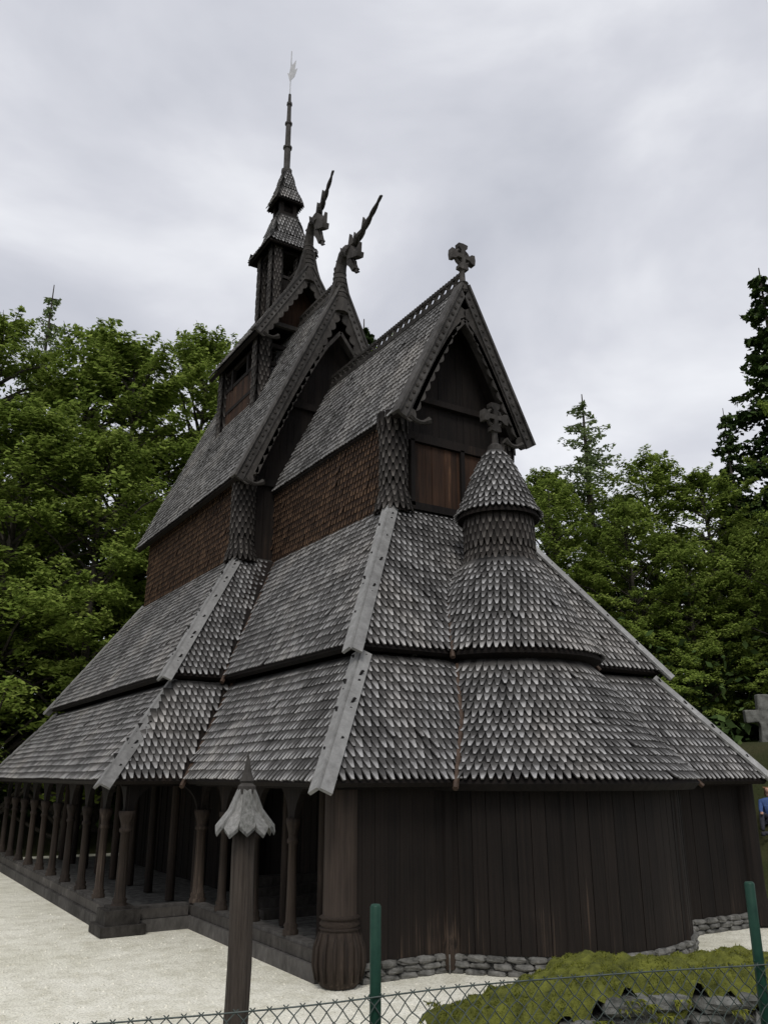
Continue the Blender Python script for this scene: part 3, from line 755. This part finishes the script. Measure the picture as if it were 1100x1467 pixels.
def beech(seed,H=20,Rr=5,nc=300,size=.115,mat=None,m0=105,droop=.5):
    """crown of flattened drooping sprays hung on limbs"""
    rg=np.random.default_rng(seed); wood=MB(); pts=[];nor=[]
    tube(wood,[(.15*math.sin(z*.4),.1*math.cos(z*.3),z) for z in np.linspace(-2,H*.95,10)],list(np.linspace(.36,.03,10)),8)
    lob=rg.uniform(0,6.28,4)
    for i in range(nc):
        t=rg.uniform(0,1)**.85; z=H*(.14+.84*t)
        az=rg.uniform(0,6.28)
        env=Rr*(max(.02,1-t**1.9))**.6*(1+.26*math.sin(3*az+lob[0]+z*.5)+.20*math.sin(5*az+lob[1]-z*.8))*(.75+.5*rg.random())
        r1=env*math.sqrt(rg.uniform(.35,1))
        L=rg.uniform(1.3,2.6)*(1-.45*t); wd=L*rg.uniform(.26,.40)
        d=np.array([math.cos(az),math.sin(az),0]);sd_=np.array([-d[1],d[0],0])
        tilt=rg.uniform(-.25,.35)+.8*t
        if i%4==0: tube(wood,[(0,0,max(.5,z-r1*.7)),tuple(d*r1*.5+np.array([0,0,z-r1*.22])),tuple(d*r1+np.array([0,0,z])),tuple(d*(r1+L*.5)+np.array([0,0,z+tilt*L*.5]))],[.085,.05,.022,.006],4)
        m=int(m0*L*rg.uniform(.7,1.2)); s=rg.uniform(-.6,1,m)
        prof=np.clip(1-s**2*.9,.08,1)**.7
        x=rg.normal(size=m)*wd*.66*prof
        zz=s*L*.5*tilt-droop*np.abs(x)*.6-droop*.22*L*np.clip(s,0,1)**2+rg.normal(size=m)*.08-rg.exponential(.07,m)
        p=d*(r1+s*L*.5)[:,None]+sd_*x[:,None]; p[:,2]=z+zz
        pts.append(p); nor.append(np.array([0,0,1.0])+d*.45+rg.normal(size=(m,3))*.38)
    return leafmesh('crown_m',np.concatenate(pts),np.concatenate(nor),size,mat or L_B),wood
def conifer(seed,H=20,Rr=3.2,mat=None,droop=.35,dens=1.0,size=.13,up=0):
    rg=np.random.default_rng(seed); wood=MB(); pts=[];nor=[]
    tube(wood,[(0,0,-2),(0,0,H*.5),(0,0,H)],[.3,.17,.02],8)
    z=H*.10
    while z<H*.985:
        t=z/H; L0=Rr*(1-t)**.8+.15; k=rg.integers(4,7)
        for j in range(k):
            az=rg.uniform(0,6.28);L=L0*rg.uniform(.5,1.2)
            d=np.array([math.cos(az),math.sin(az),0]);sd_=np.array([-d[1],d[0],0])
            end=d*L+np.array([0,0,z-droop*L+up*L])
            tube(wood,[(0,0,z),tuple(d*L*.6+np.array([0,0,z-droop*L*.7])),tuple(end)],[.035,.02,.006],3)
            m=int(85*L*dens); s=rg.uniform(.08,1,m)
            wv=rg.normal(size=m)*.2*L*(1.05-s*.75)
            zz=z-droop*L*s*(1.3-.3*s)-np.abs(wv)*.35-rg.uniform(0,.26,m)+up*L*s*s
            p=d*(s*L)[:,None]+sd_*wv[:,None]; p[:,2]=zz
            pts.append(p);nor.append(np.array([0,0,.8])+rg.normal(size=(m,3))*.7)
        z+=rg.uniform(.35,.62)
    return leafmesh('needles_m',np.concatenate(pts),np.concatenate(nor),size,mat or L_D),wood
protos={}
def proto(key,fn):
    lm,w=fn; wo=w.build(key+'_w',[M_BARK]); wm=wo.data; bpy.data.objects.remove(wo); protos[key]=(lm,wm)
proto('b1',beech(1,20,4.9)); proto('b2',beech(2,20,4.3)); proto('b3',beech(5,20,5.6,nc=340))
proto('bd',beech(8,20,5.0,nc=170,mat=L_D,size=.2,m0=70))
proto('s1',conifer(3,20,3.4,up=.2)); proto('l1',conifer(4,20,3.9,mat=L_L,droop=.0,dens=.6,size=.09,up=.12)); proto('s2',conifer(9,20,4.2,droop=.5,dens=1.0,up=.2))
def tree(kind,key,x,y,h,ws=1.0):
    lm,wm=protos[key]; e=bpy.data.objects.new(kind,None);sc.collection.objects.link(e)
    e.location=(x,y,Hh(x,y)-.2);s=(h-Hh(x,y))/20;e.scale=(s*ws,s*ws,s);e.rotation_euler[2]=R.uniform(0,6.28)
    for nme,me in (('crown',lm),('trunk',wm)):
        ob=bpy.data.objects.new(nme,me);sc.collection.objects.link(ob);ob.parent=e
def rf(r,f): return (-6.11+.848*r+.53*f,-10.92-.53*r+.848*f)
T=[('beech_tree','b3',-24,40,26.0,1),('beech_tree','b1',-19.5,38,26.0,1.0),('beech_tree','b2',-16,41,27.3,1.05),('beech_tree','b1',-12.8,39,25.2,1.1),('beech_tree','b3',-10,42,27.0,.85),('beech_tree','b2',-7.2,41,26.8,.75),
('beech_tree','b2',-19,31.5,18,1.2),('beech_tree','b1',-15.3,33,18.5,1.2),('beech_tree','b3',-12.2,34,17.5,1.0),('beech_tree','b3',-22.5,29,14,1.2),('beech_tree','bd',-17,38,14,1.3),('beech_tree','bd',-12.5,40,14,1.3),('beech_tree','bd',-22,37,14,1.3),
('larch_tree','l1',-20.5,45,32,.9),('larch_tree','l1',-24.5,45,32,.9),
('spruce_tree','s1',-1.2,44,29.0,1.2),('beech_tree','b1',1.0,44,28.0,1),('beech_tree','bd',-3.5,46,25,1),('beech_tree','bd',4.5,46,20,1),
('larch_tree','l1',10.7,41,22.6,1.5),('beech_tree','b3',8.8,43,19,1.0),('beech_tree','b2',13.0,39,18.6,1.2),('beech_tree','b1',15.0,37,17.0,1.2),('beech_tree','b2',8.0,38,17.0,1.0),('beech_tree','b3',10.6,35,14.5,1.1),('beech_tree','b1',12.6,34,12.5,1.2),
('spruce_tree','s1',16.9,38,20.4,.9),('spruce_tree','s2',19.8,38,28.5,1.2),('beech_tree','b1',17.6,31,19.5,.8),('beech_tree','b2',15.2,34,13.0,1.1),('spruce_tree','s2',17.4,36,13.0,1.2),('beech_tree','bd',12,42,13,1.4),('beech_tree','bd',16.5,44,14,1.4),('beech_tree','bd',20,42,17,1.3),('beech_tree','bd',7,45,14,1.3),('beech_tree','bd',24,36,20,1.3)]
for k,key,r,f,h,ws in T:
    x,y=rf(r,f); tree(k,key,x,y,h,ws)
rg=np.random.default_rng(21);pts=[];nor=[]
for i in range(420):
    f=rg.uniform(38,46);r=rg.uniform(-34,36)
    if r>9: f=rg.uniform(33,44)
    x,y=rf(r,f); c=np.array([x,y,Hh(x,y)+rg.uniform(0,5.0)]);m=90
    q=rg.normal(size=(m,3))*np.array([1.1,1.1,.8]);pts.append(c+q);nor.append(np.array([0,0,.7])+rg.normal(size=(m,3))*.6)
for i in range(70):
    x=rg.uniform(12.5,19);y=rg.uniform(6.5,14); c=np.array([x,y,Hh(x,y)+rg.uniform(0,.5)]);m=70
    q=rg.normal(size=(m,3))*np.array([.45,.45,.3]);pts.append(c+q);nor.append(np.array([0,0,.7])+rg.normal(size=(m,3))*.6)
me=leafmesh('undergrowth',np.concatenate(pts),np.concatenate(nor),.2,L_D);ob=bpy.data.objects.new('undergrowth',me);sc.collection.objects.link(ob)

# ------------------------------------------------------------ world, sun, camera
w=bpy.data.worlds.new('World');sc.world=w;w.use_nodes=True;nt=w.node_tree;nt.nodes.clear()
out=N(nt,'ShaderNodeOutputWorld');bg=N(nt,'ShaderNodeBackground');nt.links.new(bg.outputs[0],out.inputs[0])
sky=N(nt,'ShaderNodeTexSky',sky_type='NISHITA');sky.sun_disc=False;sky.sun_elevation=math.radians(50);sky.sun_rotation=math.radians(215)
sky.air_density=1;sky.dust_density=3
tc=N(nt,'ShaderNodeTexCoord');mp=N(nt,'ShaderNodeMapping');mp.inputs['Scale'].default_value=(1,1,1.9);mp.inputs['Location'].default_value=(.7,.4,.9)
nt.links.new(tc.outputs['Generated'],mp.inputs[0])
no=N(nt,'ShaderNodeTexNoise');no.inputs['Scale'].default_value=2.4;no.inputs['Detail'].default_value=6;no.inputs['Roughness'].default_value=.5;no.inputs['Distortion'].default_value=.25
nt.links.new(mp.outputs[0],no.inputs['Vector'])
cl_=ramp(nt,no.outputs['Fac'],[(.33,(4.8,4.95,5.5)),(.5,(6.1,6.2,6.7)),(.68,(8.2,8.3,8.6))])
m=mix(nt,.92,sky.outputs[0],cl_)
nt.links.new(m,bg.inputs[0]);bg.inputs[1].default_value=.118
sun=bpy.data.lights.new('sun','SUN');sun.energy=1.5;sun.angle=math.radians(20);sun.color=(1,.97,.92)
so=bpy.data.objects.new('sun',sun);sc.collection.objects.link(so)
az=math.radians(215);el=math.radians(50)
dv=Vector((math.sin(az)*math.cos(el),math.cos(az)*math.cos(el),math.sin(el)))
so.rotation_euler=(dv).to_track_quat('Z','Y').to_euler();so.location=(0,0,40)
cam=bpy.data.cameras.new('camera');co=bpy.data.objects.new('camera',cam);sc.collection.objects.link(co)
cam.sensor_fit='VERTICAL';cam.sensor_height=36;cam.lens=29.2;cam.clip_start=.1;cam.clip_end=2000
co.location=(-6.11,-10.92,2.7);co.rotation_euler=(math.radians(107.6),0,math.radians(-32))
sc.camera=co
